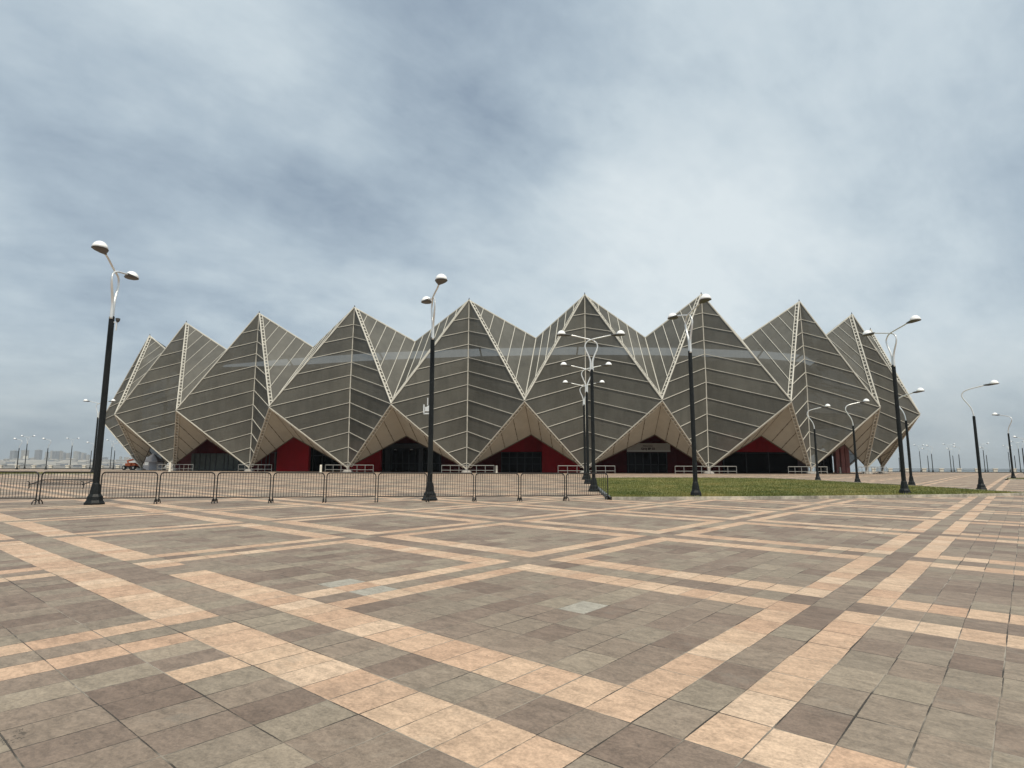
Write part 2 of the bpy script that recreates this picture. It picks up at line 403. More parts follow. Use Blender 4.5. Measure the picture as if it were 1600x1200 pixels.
# sea
def sea_mat():
    m = bpy.data.materials.new('sea'); m.use_nodes = True; t = NT(m.node_tree); p = m.node_tree.nodes['Principled BSDF']
    p.inputs['Base Color'].default_value = (0.035, 0.075, 0.09, 1); p.inputs['Roughness'].default_value = 0.18
    pos = t.n('ShaderNodeNewGeometry').outputs['Position']
    b = t.n('ShaderNodeBump'); b.inputs['Strength'].default_value = 0.6; b.inputs['Distance'].default_value = 0.5
    t.put(b.inputs['Height'], t.noise(t.vm('MULTIPLY', pos, (0.4, 1, 1)), 0.25, 6, 0.65)); t.l.new(b.outputs[0], p.inputs['Normal'])
    return m
s = MB(); s.face([(-9000,-300,-3.2),(9000,-300,-3.2),(9000,9000,-3.2),(-9000,9000,-3.2)])
tag(s.build('sea_water', sea_mat(), normals=False), kind='structure')

# ------------------------------------------------------------------ lawn islands with kerbs
def island(poly, lawn_h=0.10, kerb=True, dark=()):
    n = len(poly); cx = sum(p.x for p in poly)/n; cy = sum(p.y for p in poly)/n
    dense = []
    for i in range(n):
        a, b = poly[i], poly[(i+1) % n]; m = max(1, int((b-a).length/1.2))
        for k in range(m):
            q = a.lerp(b, k/m); dense.append((Vector((q.x, q.y, G(q.x, q.y))), i))
    return dense
def inside(x, y, poly):
    c = False; n = len(poly)
    for i in range(n):
        a, b = poly[i], poly[(i+1) % n]
        if (a.y > y) != (b.y > y) and x < (b.x-a.x)*(y-a.y)/(b.y-a.y)+a.x: c = not c
    return c
def lawn(poly, seed, nblades, dark_edges=()):
    dense = island(poly); top = MB(); xs_ = [p.x for p in poly]; ys_ = [p.y for p in poly]
    bm = bmesh.new(); vs = [bm.verts.new((q.x, q.y, q.z+0.09)) for q, _ in dense]; f = bm.faces.new(vs)
    bmesh.ops.triangulate(bm, faces=[f]); 
    me = bpy.data.meshes.new('lawn'); bm.to_mesh(me); bm.free(); me.materials.append(M_grass)
    rnd = random.Random(seed)
    V = [tuple(v.co) for v in me.vertices]; F = [tuple(p.vertices) for p in me.polygons]
    c = 0
    while c < nblades:
        x = rnd.uniform(min(xs_), max(xs_)); y = min(ys_)+(max(ys_)-min(ys_))*rnd.random()**1.6
        if not inside(x, y, poly): continue
        c += 1; z = G(x, y)+0.085; h = rnd.uniform(0.03, 0.085)*(1.5 if rnd.random() < 0.06 else 1); a = rnd.uniform(0, 6.28); wd = rnd.uniform(0.006, 0.02)
        k = len(V); V += [(x-math.cos(a)*wd, y-math.sin(a)*wd, z), (x+math.cos(a)*wd, y+math.sin(a)*wd, z), (x+rnd.uniform(-.03,.03), y+rnd.uniform(-.03,.03), z+h)]
        F.append((k, k+1, k+2))
    me2 = bpy.data.meshes.new('lawn_grass'); me2.from_pydata(V, [], F); me2.materials.append(M_grass)
    o = bpy.data.objects.new('lawn_grass', me2); C.objects.link(o); tag(o, kind='stuff')
    k = MB(); N = len(dense)
    for i in range(N):
        a, ia = dense[i]; b, _ = dense[(i+1) % N]
        t = (b-a).normalized(); nrm = Vector((t.y, -t.x, 0)); m = (a+b)/2
        if inside((m+nrm*0.2).x, (m+nrm*0.2).y, poly): nrm = -nrm
        o_ = a+nrm*0.13; p_ = b+nrm*0.13; up = Vector((0,0,0.115)); dn = Vector((0,0,-0.05)); mi = 1 if ia in dark_edges else 0
        k.face([o_+dn, p_+dn, p_+up, o_+up], mi); k.face([o_+up, p_+up, b+up, a+up], mi); k.face([a+up, b+up, b+dn, a+dn], mi)
    return o, k.build('kerb', [M_kerb, M_kerbd], normals=False)
front = [(955,781),(1030,781),(1100,780.5),(1250,779.5),(1400,777.5),(1500,776),(1575,774.5)]
back = [(1606,773.2),(1525,768),(1440,762),(1350,757),(1280,752.5),(1200,749),(1100,748),(1000,748),(918,748.5)]
poly = [hit(*p) for p in front+back]
o, kb = lawn(poly, 3, 60000, dark_edges=(15,))
tag(o, 'large green lawn island behind the last crowd barriers, with dry yellow patches', 'lawn')
tag(kb, 'concrete kerb round the large green lawn island', 'kerb')
poly2 = [Vector((p.x, p.y, p.z)) for p in (hit(-60,742.6), hit(60,742.2), hit(150,741.8), hit(148,740.2), hit(60,739.6), hit(-60,739.4))]
o, kb = lawn(poly2, 5, 15000)
tag(o, 'narrow dark lawn strip beyond the barriers at the far left', 'lawn'); tag(kb, 'kerb round the narrow lawn strip at the far left', 'kerb')
poly3 = [hit(1574,750.0), hit(1640,750.4), hit(1640,748.6), hit(1574,748.6)]
o, kb = lawn(poly3, 6, 3000)
tag(o, 'sliver of lawn at the foot of the lamp post at the far right edge', 'lawn'); tag(kb, 'dark kerb under the lamp post at the far right edge', 'kerb')

# ------------------------------------------------------------------ the arena
PTS = [                                        # per crystal: top, foot, side node, crease, valley, arch apex
  [(-64.52, 105.04, 24.87), (-64.0, 105.01, 1.72), (-63.39, 95.95, 10.06), (-64.82, 104.9, 12.98), (-57.65, 103.49, 19.81), (-59.73, 100.48, 5.82)] ,
  [(-53.84, 97.17, 25.28), (-54.12, 97.13, 2.01), (-49.24, 88.1, 9.97), (-53.37, 97.01, 12.98), (-45.2, 96.37, 19.81), (-46.94, 93.07, 5.99)] ,
  [(-38.97, 90.43, 25.14), (-39.02, 90.4, 1.69), (-33.09, 81.79, 9.84), (-38.93, 90.26, 13.19), (-30.39, 90.5, 19.81), (-31.46, 87.03, 6.02)] ,
  [(-22.9, 85.22, 24.64), (-22.98, 85.19, 1.68), (-15.6, 77.28, 9.76), (-23.02, 85.05, 12.88), (-14.13, 86.27, 19.81), (-14.47, 82.68, 5.93)] ,
  [(-6.0, 81.84, 24.78), (-6.11, 81.81, 1.5), (1.56, 74.8, 9.89), (-6.05, 81.66, 12.89), (3.42, 83.93, 19.8), (2.55, 80.29, 5.97)] ,
  [(10.02, 80.49, 25.13), (9.65, 80.45, 1.5), (18.68, 74.49, 9.94), (9.87, 80.31, 12.77), (18.87, 83.64, 19.83), (18.92, 79.99, 5.95)] ,
  [(26.33, 81.25, 25.42), (26.24, 81.21, 1.58), (35.6, 76.4, 9.99), (26.34, 81.06, 13.14), (33.29, 85.38, 19.81), (33.74, 81.79, 5.92)] ,
  [(41.26, 84.06, 25.18), (41.3, 84.02, 1.59), (49.39, 80.55, 9.67), (41.39, 83.89, 13.04), (45.37, 88.99, 19.81), (47.03, 85.62, 4.91)] ,
  [(51.41, 88.77, 24.51), (51.75, 88.74, 1.69), (59.01, 87.0, 9.26), (51.85, 88.61, 12.98), (54.19, 94.11, 19.81), (56.5, 91.27, 5.82)] ,
]
PTS = [list(r) for r in PTS]
PTS[8][4] = (55.2, 95.6, 19.81); PTS[8][5] = (56.8, 94.2, 5.82)
FEET = [Vector((p[1][0], p[1][1], 0)) for p in PTS]+[Vector((x, y, 0)) for x, y in ((61.5,101),(64,116.5),(61,132),(53,145),(41,155),(27,162),(11,167),(-5,170),(-20,170),(-34,168),(-49,161),(-60,150),(-67,136),(-69,120))]
NC = len(FEET)
CEN = Vector((-4, 125, 12))
def foot_n(k):
    t = (FEET[(k+1) % NC]-FEET[(k-1) % NC]).normalized(); n = Vector((t.y, -t.x, 0))
    return n if n.dot(FEET[k % NC]-Vector((CEN.x, CEN.y, 0))) > 0 else -n
def epoint(k, off, z):                        # point on the line of feet at crystal index k, pushed out by off metres
    i = math.floor(k); f = k-i; p = FEET[i % NC].lerp(FEET[(i+1) % NC], f)+(foot_n(i).lerp(foot_n(i+1), f)).normalized()*off
    return Vector((p.x, p.y, z))
for k in range(9, NC):
    b = FEET[k]; PTS.append([(b.x, b.y, 25.0), (b.x, b.y, 1.64), tuple(epoint(k+.5, 7.0, 9.82)), (b.x, b.y, 12.98), tuple(epoint(k+.5, -2.0, 19.81)), tuple(epoint(k+.5, 1.6, 5.82))])
PTS[NC-1][2] = (-73.6, 108.0, 10.05)
arena = empty('arena', (-4, 125, 0), 0, 'huge multi-sided arena wrapped in grey mesh crystals with zigzag peaks and pale ribs', 'arena')
AO = Vector(arena.location)
class AB(MB):                                 # builds under the arena, in its local space
    def build(s, name, mats, parent=None, **kw):
        s.v = [tuple(Vector(v)-AO) for v in s.v]
        return MB.build(s, name, mats, parent or arena, **kw)
def fnorm(a, b, c):
    n = (b-a).cross(c-a).normalized(); m = (a+b+c)/3
    out = (m-CEN); 
    return n if n.dot(out) > 0 else -n
UPF = [1-(6-k)*0.158 for k in range(1, 6)]; LOF = [0.187*k for k in range(1, 6)]
def ladder(mb, a, b, inner, nrm, wdt, step=0.72, r1=0.10, r2=0.06, r3=0.045):
    L = (b-a).length; t = (b-a)/L; side = (inner-a); side = (side-t*side.dot(t)).normalized()
    o = nrm*0.10
    mb.tube([a+o, b+o], r1)
    mb.tube([a+o+side*wdt+t*wdt*0.9, b+o+side*wdt-t*wdt*0.9], r2)
    n = int((L-2*wdt)/step)
    for i in range(n+1):
        q = a+t*(wdt+(L-2*wdt)*i/n)+o
        mb.tube([q, q+side*wdt], r3, n=4, cap=False)
        mb.face([q+t*step*0.20, q+side*wdt+t*step*0.20, q+side*wdt-t*step*0.10, q-t*step*0.10])
rs = random.Random(21)
for k in range(NC):
    Tt, B, Nr, M, Vr, Er = [Vector(p) for p in PTS[k]]
    Pv = [Vector(p) for p in PTS[(k-1) % NC]]; Nl, Vl, El = Pv[2], Pv[4], Pv[5]
    f = AB()
    for tri, kind in (((Tt,Nl,M),0),((Nl,B,M),1),((Tt,M,Nr),0),((M,B,Nr),1),((Tt,Vl,Nl),0),((Tt,Nr,Vr),0)):
        tri0 = tri
        nn = fnorm(*tri); a, b, c = tri
        if (b-a).cross(c-a).dot(nn) < 0: tri = (a, c, b)
        flip = tri != tri0
        fr_ = UPF+[1.0] if kind != 1 else LOF+[1.0]
        A_, B_, C_ = tri0; last = 0.0
        for fq in fr_:                        # one strip of mesh between each pair of ribs
            if kind == 1: P4 = [A_.lerp(B_, last), A_.lerp(B_, fq), C_.lerp(B_, fq), C_.lerp(B_, last)]
            else: P4 = [A_.lerp(B_, last), A_.lerp(B_, fq), A_.lerp(C_, fq), A_.lerp(C_, last)]
            P4 = [p for i_, p in enumerate(P4) if all((p-q_).length > 1e-4 for q_ in P4[:i_])]
            f.face(P4[::-1] if flip else P4, rs.choice((0, 0, 1, 2))); last = fq
    cr = f.build('crystal', M_fab, normals=False)
    bk = AB(); Rk, Rl, Rn = epoint(k, -8.0, 19.5), epoint(k-1, -8.0, 19.5), epoint(k+1, -8.0, 19.5)
    bk.face((Tt, Vr, Rk)); bk.face((Tt, Rk, Vl)); bk.face((Vr, Rn, Rk)); bk.build('roof_membrane', M_fabin, normals=False)
    fr = AB()
    for N_, V_ in ((Nl, Vl), (Nr, Vr)):
        n1 = fnorm(Tt, M, N_)*0.05; n2 = fnorm(M, B, N_)*0.05; n3 = fnorm(Tt, N_, V_)*0.05
        for q in UPF:
            fr.tube([Tt.lerp(M, q)+n1, Tt.lerp(N_, q)+n1], 0.053, n=4)
            fr.tube([Tt.lerp(V_, q)+n3, Tt.lerp(N_, q)+n3], 0.053, n=4)
        fr.tube([M+n1, N_+n1], 0.053, n=4)
        for q in LOF: fr.tube([M.lerp(B, q)+n2, N_.lerp(B, q)+n2], 0.053, n=4)
        fr.tube([Tt, V_], 0.12)
    fr.tube([Tt, M+(M-CEN).normalized()*0.05, B], 0.085)
    fr.tube([Vr, Nr], 0.075)
    fr.build('frame_ribs', M_cream, cr if False else None)
    ld = AB()
    for N_, V_, E_ in ((Nl, Vl, El), (Nr, Vr, Er)):
        ladder(ld, Tt, N_, V_, fnorm(Tt, N_, V_), 0.42, step=0.62)
        nb = fnorm(N_, B, E_); nb = nb if nb.z < 0 else -nb
        ladder(ld, N_, B, E_, nb, 0.42, step=0.62, r1=0.09, r2=0.05)
    ld.build('edge_truss', M_cream)
    fi = AB(); fi.lathe([(0.14,-0.15),(0.11,0.1),(0.02,0.42)], 6, Tt); fi.build('finial', M_frame)
    ft = AB(); g = G(B.x, B.y); ft.lathe([(0.75,-0.1),(0.7,0.18),(0.45,0.30),(0.25,0.34)], 12, (B.x, B.y, g)); ft.tube([(B.x,B.y,g+0.2), B], [0.2, 0.13], 8)
    ft.tube([(B.x,B.y,g+0.25), B+(Nl-B)*0.03], 0.09, 6); ft.tube([(B.x,B.y,g+0.25), B+(Nr-B)*0.03], 0.09, 6)
    ft.build('footing', M_conc)
    # soffit of the bay between this crystal and the next
    B2 = Vector(PTS[(k+1) % NC][1]); sf = AB(); sm = AB()
    for BB in (B, B2):
        nn = fnorm(Nr, BB, Er); nn = nn if nn.z < 0 else -nn
        a, b, c = Nr, BB, Er
        if (b-a).cross(c-a).dot(nn) < 0: b, c = c, b
        sf.face((a, b, c))
        for q in (0.2, 0.4, 0.6, 0.8):
            p0 = Nr.lerp(BB, q)+nn*0.02; p1 = Er.lerp(BB, q)+nn*0.02
            sm.tube([p0, p1], 0.03, n=4)
            for e in range(5):
                c0 = p0.lerp(p1, (e+0.5)/5); c1 = p0.lerp(p1, (e+0.72)/5); sm.tube([c0, c1], 0.055, n=4)
        sm.tube([Er+nn*0.02, BB+nn*0.02], 0.075)
    sm.tube([Nr, Er], 0.035, n=4)
    so_ = sf.build('soffit', M_soff, normals=False); tag(so_, 'beige soffit triangles over an entrance arch')
    sm.build('soffit_seams', M_seam)
# frames/trusses belong to the crystal they edge: reparent one level down
kids = list(arena.children); crs = [o for o in kids if o.name.startswith('crystal')]
for nm in ('roof_membrane', 'frame_ribs', 'edge_truss', 'finial', 'footing'):
    for c_, o_ in zip(crs, [o for o in kids if o.name.startswith(nm)]): o_.parent = c_
sfs = [o for o in kids if o.name == 'soffit' or o.name.startswith('soffit.')]
for c_, o_ in zip(sfs, [o for o in kids if o.name.startswith('soffit_seams')]): o_.parent = c_
# inner drum
WO = -11.0
M_redshade = mat('red_cladding_shaded', (0.085, 0.004, 0.006), 0.6, spec=0.1, var=0.25, vscale=0.35)  # red cladding again, with the shade of the set-back walls in its colour
dr = AB(); rf = AB(); bd = AB(); tr = AB(); rb = AB()
ring = [epoint(k, {0: -5.0, 1: -3.6, 2: -8.5}.get(k, WO), 0) for k in range(NC)]
for k in range(NC):
    a, b = ring[k], ring[(k+1) % NC]; g = 0.3
    V3 = lambda p, z: Vector((p.x, p.y, z))
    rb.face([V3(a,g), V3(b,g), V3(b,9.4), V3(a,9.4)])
    dr.face([V3(a,9.4), V3(b,9.4), V3(b,17.4), V3(a,17.4)])
    ao, bo = epoint(k, WO+2.9, 0), epoint(k+1, WO+2.9, 0)
    bd.face([V3(ao,17.7), V3(bo,17.7), V3(bo,18.35), V3(ao,18.35)]); bd.face([V3(ao,17.7), V3(bo,17.7), V3(b,17.4), V3(a,17.4)])
    bd.face([V3(ao,18.35), V3(bo,18.35), V3(b,18.35), V3(a,18.35)])
    for e in range(4):
        p, q = ao.lerp(bo, e/4), ao.lerp(bo, (e+1)/4)
        p2, q2 = a.lerp(b, e/4), a.lerp(b, (e+1)/4)
        tr.tube([V3(p,18.0), V3(p,15.2)], 0.10, n=5); tr.tube([V3(p,15.2), V3(q,15.2)], 0.12, n=5)
        tr.tube([V3(p,15.2), V3(q,18.0)] if e % 2 else [V3(p,18.0), V3(q,15.2)], 0.10, n=5)
    N_ = Vector(PTS[k][2]); Tk = Vector(PTS[k][0]); mid = V3(a.lerp(b, .5), 17.4)
    tr.tube([N_, mid], 0.13, n=5); tr.tube([Tk, V3(a, 17.8)], 0.13, n=5); tr.tube([V3(epoint(k, -.4, 0), 13.0), V3(a, 15.2)], 0.12, n=5)
rf.face([V3(p, 18.2) for p in ring])
ce = AB()  # flat ring added at wall-top height to keep sky light off the entrances
for k in range(NC):
    a, b = ring[k], ring[(k+1) % NC]; a2, b2 = epoint(k, -0.6, 0), epoint(k+1, -0.6, 0)
    ce.face([V3(a,9.4), V3(b,9.4), V3(b2,9.4), V3(a2,9.4)])
ce.build('sky_light_blocker', M_drum, normals=False)
rb.build('red_wall', M_redshade, normals=False); dr.build('drum_wall', M_drum, normals=False); bd.build('parapet', M_metalband, normals=False)
tr.build('roof_truss', M_frame); rf.build('roof', M_roofing, normals=False)
# things set in the entrance walls (measured on the wall planes)
def wall_hit(bay, px, py, off=0.0):
    a, b = ring[bay], ring[bay+1]; t = (b-a).normalized(); n = Vector((t.y, -t.x, 0))
    if n.dot(CEN-a) > 0: n = -n
    d = ray(px, py); o = Vector((0,0,EYE)); p0 = a+n*off
    s_ = (p0-o).dot(n)/d.dot(n); return o+d*s_, t, n
def wall_box(mb, bay, x0, y0, x1, y1, th=0.12, off=0.0, mi=0, ground=False):
    A, t, n = wall_hit(bay, x0, y0, off); B_, _, _ = wall_hit(bay, x1, y0, off); C_, _, _ = wall_hit(bay, x0, y1, off)
    z1 = G(A.x, A.y)+0.02 if ground else C_.z
    c = (A+B_)/2; c.z = (A.z+z1)/2
    mb.box(c+n*th/2, ((B_-A).length, th, abs(A.z-z1)), (t, n, Vector((0,0,1))), mi)
def entrance(bay, x0, x1, ytop, cols, bars, pane_mat, label, frame_mat=M_frame):
    g = AB(); wall_box(g, bay, x0, ytop, x1, 738, 0.06, 0.05, 0, True); p = g.build('entrance', pane_mat); tag(p, label)
    fr = AB()
    for c in cols: wall_box(fr, bay, c-0.6, ytop, c+0.6, 738, 0.10, 0.115, 0, True)
    for y in bars: wall_box(fr, bay, x0, y-0.35, x1, y+0.35, 0.08, 0.118)
    fr.build('door_frame', frame_mat, p)
    return p
e = entrance(1, 300, 390, 708.5, [305,313,322,329,338,351,357,366,374,383], [709.5, 733], M_curt, 'glazed entrance with pale curtains')
e = entrance(2, 403, 437, 706.5, [404,410,417,422,432], [707.5, 733], M_curt, 'glazed entrance beside the red wall')
e = entrance(2, 487, 530, 700, [490, 505, 520], [712], M_glass, 'black doorway right of the red wall')
e = entrance(3, 597, 690, 693, [598,613,620,630,640,650,661,675,688], [694,703,724], M_glass, 'wide black glass doors in a grey portal')
pf = AB(); wall_box(pf, 3, 604, 701.5, 612, 738, 0.5, 0.3, 0, True); wall_box(pf, 3, 656, 701.5, 663, 738, 0.5, 0.3, 0, True); wall_box(pf, 3, 600, 694, 676, 701, 0.7, 0.28); pf.build('portal', M_frame)
ll = AB()
for q in (618, 643):
    P_, t, n = wall_hit(3, q, 702.5, 0.9); ll.lathe([(0.22,-0.08),(0.26,0),(0.1,0.1)], 10, P_)
ll.build('downlight', M_metalband)
e = entrance(4, 783, 846, 706.5, [784,796,808,820,832,845], [707.5,715,725], M_glass, 'recessed black glass doors')
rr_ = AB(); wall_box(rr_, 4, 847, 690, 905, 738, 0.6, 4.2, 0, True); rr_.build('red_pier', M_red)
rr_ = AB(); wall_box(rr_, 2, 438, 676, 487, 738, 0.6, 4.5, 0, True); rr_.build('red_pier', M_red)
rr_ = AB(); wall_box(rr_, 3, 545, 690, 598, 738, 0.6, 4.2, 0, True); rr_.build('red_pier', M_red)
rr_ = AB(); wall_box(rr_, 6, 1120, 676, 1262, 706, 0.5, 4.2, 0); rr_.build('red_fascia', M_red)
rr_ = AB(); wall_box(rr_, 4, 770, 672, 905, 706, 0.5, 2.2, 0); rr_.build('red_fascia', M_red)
e = entrance(5, 979, 1042, 706.5, [981,992,1004,1016,1028,1041], [707.5,726], M_glass, 'black doors under the hanging banner')
e = entrance(6, 1128, 1245, 706.5, [1130,1165,1200], [707.5], M_dark, 'wide black gate under a red band')
e = entrance(7, 1272, 1299, 704, [1273,1285,1298], [705], M_dark, 'black doorway beside faded red columns')
pc = AB()
for q0, q1 in ((1300,1306),(1308,1314),(1315,1321)): wall_box(pc, 7, q0, 690, q1, 738, 0.5, 0.6, 0, True)
pc.build('red_pier', M_pinkcol)
# banner over the entrance
def banner():
    A, t, n = wall_hit(5, 979.5, 692.5, 1.6); B_, _, _ = wall_hit(5, 1047, 692.5, 1.6); L, _, _ = wall_hit(5, 979.5, 706, 1.6)
    o = empty('banner', (A+B_)/2, 0, 'pale banner with two lines of dark lettering hanging over the black doors', 'banner'); O = Vector(o.location)
    w_, h = (B_-A).length, A.z-L.z; Z = Vector((0,0,1))
    m = MB(); m.box(-Z*h*0.41, (w_, 0.05, h*0.82), (t, n, Z)); m.build('banner_sheet', M_banner, o)
    m = MB(); m.box(-Z*h*0.91, (w_, 0.07, h*0.18), (t, n, Z)); m.build('banner_hem', M_bannerlow, o)
    ang = math.atan2(t.y, t.x) if t.x > 0 else math.atan2(-t.y, -t.x)
    for txt, sz, zc, xc in (('Nəzarətçi', 0.36, -0.40, -0.02), ('Giriş № 03', 0.44, -0.76, -0.02)):
        cu = bpy.data.curves.new('lettering', 'FONT'); cu.body = txt; cu.size = sz; cu.align_x = 'CENTER'; cu.extrude = 0.01
        if sz > 0.4: cu.offset = 0.012
        to = bpy.data.objects.new('lettering', cu); C.objects.link(to); to.parent = o; cu.materials.append(M_ink)
        me = bpy.data.meshes.new_from_object(to); bpy.data.objects.remove(to); to = bpy.data.objects.new('lettering', me); C.objects.link(to); to.parent = o
        to.rotation_euler = (math.pi/2, 0, ang); to.location = n*0.045+Z*(zc*h)+t*(xc*w_)
banner()
# guard rails and bollards at the feet of the crystals
def guard_rail(x0, x1, k, label, yb=737.5):
    B = Vector(PTS[k][1]); tt = (epoint(k+0.1, 0, 0)-epoint(k-0.1, 0, 0)).normalized(); tt.z = 0
    n = Vector((tt.y, -tt.x, 0)); n = n if n.y < 0 else -n
    if k < 2 or k > 7: pass
    def on(px):
        d = ray(px, yb); s_ = (B+n*2.4).dot(n)/d.dot(n); return Vector((d.x*s_, d.y*s_, 0))
    a, b = on(x0), on(x1); a.z, b.z = G(a.x, a.y), G(b.x, b.y)
    mid = (a+b)/2; o = empty('guard_rail', mid, 0, label, 'guard rail', 'guard rails at the feet of the crystals')
    a, b = a-mid, b-mid; Z = Vector((0,0,1)); m = MB(); m.tube([a+Z*0.98, b+Z*0.98], 0.045); m.tube([a+Z*0.35, b+Z*0.35], 0.035); m.build('rail', M_galv, o)
    nn = max(3, int((b-a).length/1.05)); m = MB(); m.tube([a*0, Z*1.0], 0.035); pp = m.build('post', M_galv, o); pp.location = a
    for i in range(1, nn+1): q = pp.copy(); C.objects.link(q); q.location = a.lerp(b, i/nn)
for k, x0, x1, lab in ((1, 246, 301, 'guard rail below the first full crystal from the left'), (2, 372, 424, 'guard rail between the curtained glass and the red wall'),
        (3, 508, 583, 'guard rail left of the grey portal'), (4, 690, 772, 'guard rail between the grey portal and the recessed doors'),
        (5, 872, 961, 'guard rail left of the bannered entrance, behind the row of lamps'), (6, 1055, 1151, 'guard rail right of the bannered entrance'),
        (7, 1232, 1293, 'guard rail left of the faded red columns'), (8, 1342, 1386, 'guard rail right of the faded red columns')):
    guard_rail(x0, x1, k, lab)
def bollard(px, py, label, h=1.0, r=0.14):
    m = MB(); p = hit(px, py); m.lathe([(r*1.3,0),(r*1.3,0.08),(r,0.1),(r,h-0.1),(r*0.85,h-0.02),(r*0.3,h)], 12)
    o = m.build('bollard', M_post, smooth=False); o.location = p
    tag(o, label, 'bollard', 'bollards along the arena')
bollard(501, 738.6, 'pale bollard in front of the black doorway by the red wall')
bollard(776, 739.2, 'pale bollard left of the recessed black doors')
bollard(1313, 739.6, 'short pale bollard beside the faded red columns')
bollard(265, 736.9, 'tall pale bollard between the two leftmost arches', 1.25, 0.13)
bollard(1292, 739.6, 'pale bollard at the right end of the guard rail before the red columns')

# ------------------------------------------------------------------ street lamps
def head_parts(root, ax, r0, z0, tilt):
    # ax: outward unit vector in plan; head from r0 outward, dark housing with an opal dome on its outer top
    Z = Vector((0,0,1)); side = Vector((-ax.y, ax.x, 0)); m = MB()
    K = 0.92
    secs = [(0.0,0.032,0.035,0.03),(0.12,0.065,0.06,0.05),(0.28,0.155,0.07,0.065),(0.42,0.225,0.04,0.05),(0.60,0.245,0.02,0.03),(0.74,0.18,0.012,0.02),(0.81,0.05,0.008,0.01)]
    k = len(m.v); n = 14
    for (x, hw, up, dn) in [[K*v for v in q] for q in secs]:
        for j in range(n):
            an = 2*math.pi*j/n; c, s_ = math.cos(an), math.sin(an)
            p = ax*(r0+x)+side*(hw*c)+Z*(z0+x*tilt+(up if s_ > 0 else dn)*s_); m.v.append(tuple(p))
    for i in range(len(secs)-1):
        for j in range(n):
            a = k+i*n+j; b = k+i*n+(j+1) % n; m.f.append((a, b, b+n, a+n)); m.mi.append(0)
    m.f.append(tuple(k+j for j in range(n))); m.mi.append(0); e_ = k+(len(secs)-1)*n; m.f.append(tuple(e_+j for j in range(n))); m.mi.append(0)
    h = m.build('lamp_head', M_housing, root, smooth=True)
    d = MB(); c0 = ax*(r0+0.55*K)+Z*(z0+0.54*K*tilt+0.01); rings = 6; k = 0
    for i in range(rings+1):
        ph = (math.pi/2)*i/rings; rr0 = math.cos(ph)
        for j in range(18):
            an = 2*math.pi*j/18; rad = max(rr0, 0.02)
            d.v.append(tuple(c0+ax*(K*0.235*rad*math.cos(an))+side*(K*0.235*rad*math.sin(an))+Z*(K*0.25*math.sin(ph))))
    for i in range(rings):
        for j in range(18):
            a = i*18+j; b = i*18+(j+1) % 18; d.f.append((a, b, b+18, a+18)); d.mi.append(0)
    d.f.append(tuple(rings*18+j for j in range(18))); d.mi.append(0); d.f.append(tuple(j for j in range(18))[::-1]); d.mi.append(0)
    d.build('dome', M_dome, h, smooth=True)
def pole(root, H, rb, rt, base):
    m = MB(); m.lathe([(rb, 0.3), (rb*0.98, H*0.5), (rt, H-0.03), (rt*0.8, H)], 14); m.build('pole', M_lampblk, root, smooth=False)
    m = MB(); s_ = base
    m.lathe([(s_*1.0,0),(s_*1.0,0.05),(s_*0.93,0.07),(s_*0.80,0.13),(s_*0.74,0.24),(s_*0.56,0.32),(s_*0.52,0.42),(rb*1.25,0.62),(rb*1.05,0.66)], 8); m.build('base', M_lampblk, root)
def double_lamp():
    r = empty('double_street_lamp'); H = 6.0; pole(r, H, 0.092, 0.08, 0.29)
    for s_ in (1, -1):
        P = [(0.05*s_,0,H-0.1),(0.05*s_,0,H+0.35),(0.12*s_,0,H+0.62),(0.27*s_,0,H+0.98),(0.31*s_,0,H+1.2),(0.22*s_,0,H+1.38),(0.0,0.03*s_,H+1.50),(-0.4*s_,0.02*s_,H+1.60),(-0.75*s_,0,H+1.68),(-1.02*s_,0,H+1.74)]
        P = smooth_path(P, 5); n = len(P)
        m = MB(); m.tube(P, [0.052-0.02*min(1, i/(n*0.45)) for i in range(n)], 8); m.build('arm', M_lampwht, r, smooth=True)
        head_parts(r, Vector((-s_,0,0)), 0.98, H+1.745, 0.0)
    return r
def single_lamp():
    r = empty('single_street_lamp'); H = 4.2; pole(r, H, 0.082, 0.07, 0.25)
    P = smooth_path([(0,0,H-0.1),(-0.02,0,H+0.2),(-0.12,0,H+0.55),(-0.36,0,H+0.95),(-0.46,0,H+1.22),(-0.36,0,H+1.45),(-0.08,0,H+1.58),(0.3,0,H+1.67),(0.62,0,H+1.74)], 5)
    m = MB(); m.tube(P, 0.036, 8); m.build('arm', M_lampwht, r, smooth=True)
    head_parts(r, Vector((1,0,0)), 0.58, H+1.745, 0.05)
    return r
D0, S0 = double_lamp(), single_lamp(); first = {'d': True, 's': True}
def lamp(kind, px, py, ang, label, flip=False, s=1.0):
    H = (6.0 if kind == 'd' else 4.2)*s; p = at_height(px, py, H); root = D0 if kind == 'd' else S0
    o = root if first[kind] else copy_tree(root); first[kind] = False
    o.location = p; o.rotation_euler = (0, 0, ang); o.scale = (s, s, s)
    tag(o, label, 'street lamp', 'double-armed lamp posts' if kind == 'd' else 'single-armed lamp posts'); return o
A = lambda x, y: math.atan2(y, x)
L1 = lamp('d', 175, 494, R(-74), 'tall double lamp post at the left with a small floodlight on its pole')
L2 = lamp('d', 676, 527, R(-72), 'tall double lamp post in the middle with a white bracket halfway up its pole')
lamp('d', 924.5, 577, A(1.5, -0.02), 'double lamp post behind the last barriers, nearest of the row')
lamp('d', 916.5, 612, A(1.5, -0.02), 'double lamp post behind the barriers, middle one of the three in a row')
lamp('d', 912.5, 632, A(1.5, -0.02), 'double lamp post behind the barriers, farthest of the three in a row')
lamp('d', 1078, 548, R(-80), 'tall double lamp post at the front edge of the lawn')
lamp('d', 1396, 570, R(-82), 'tall double lamp post at the right of the lawn, heads widely spread')
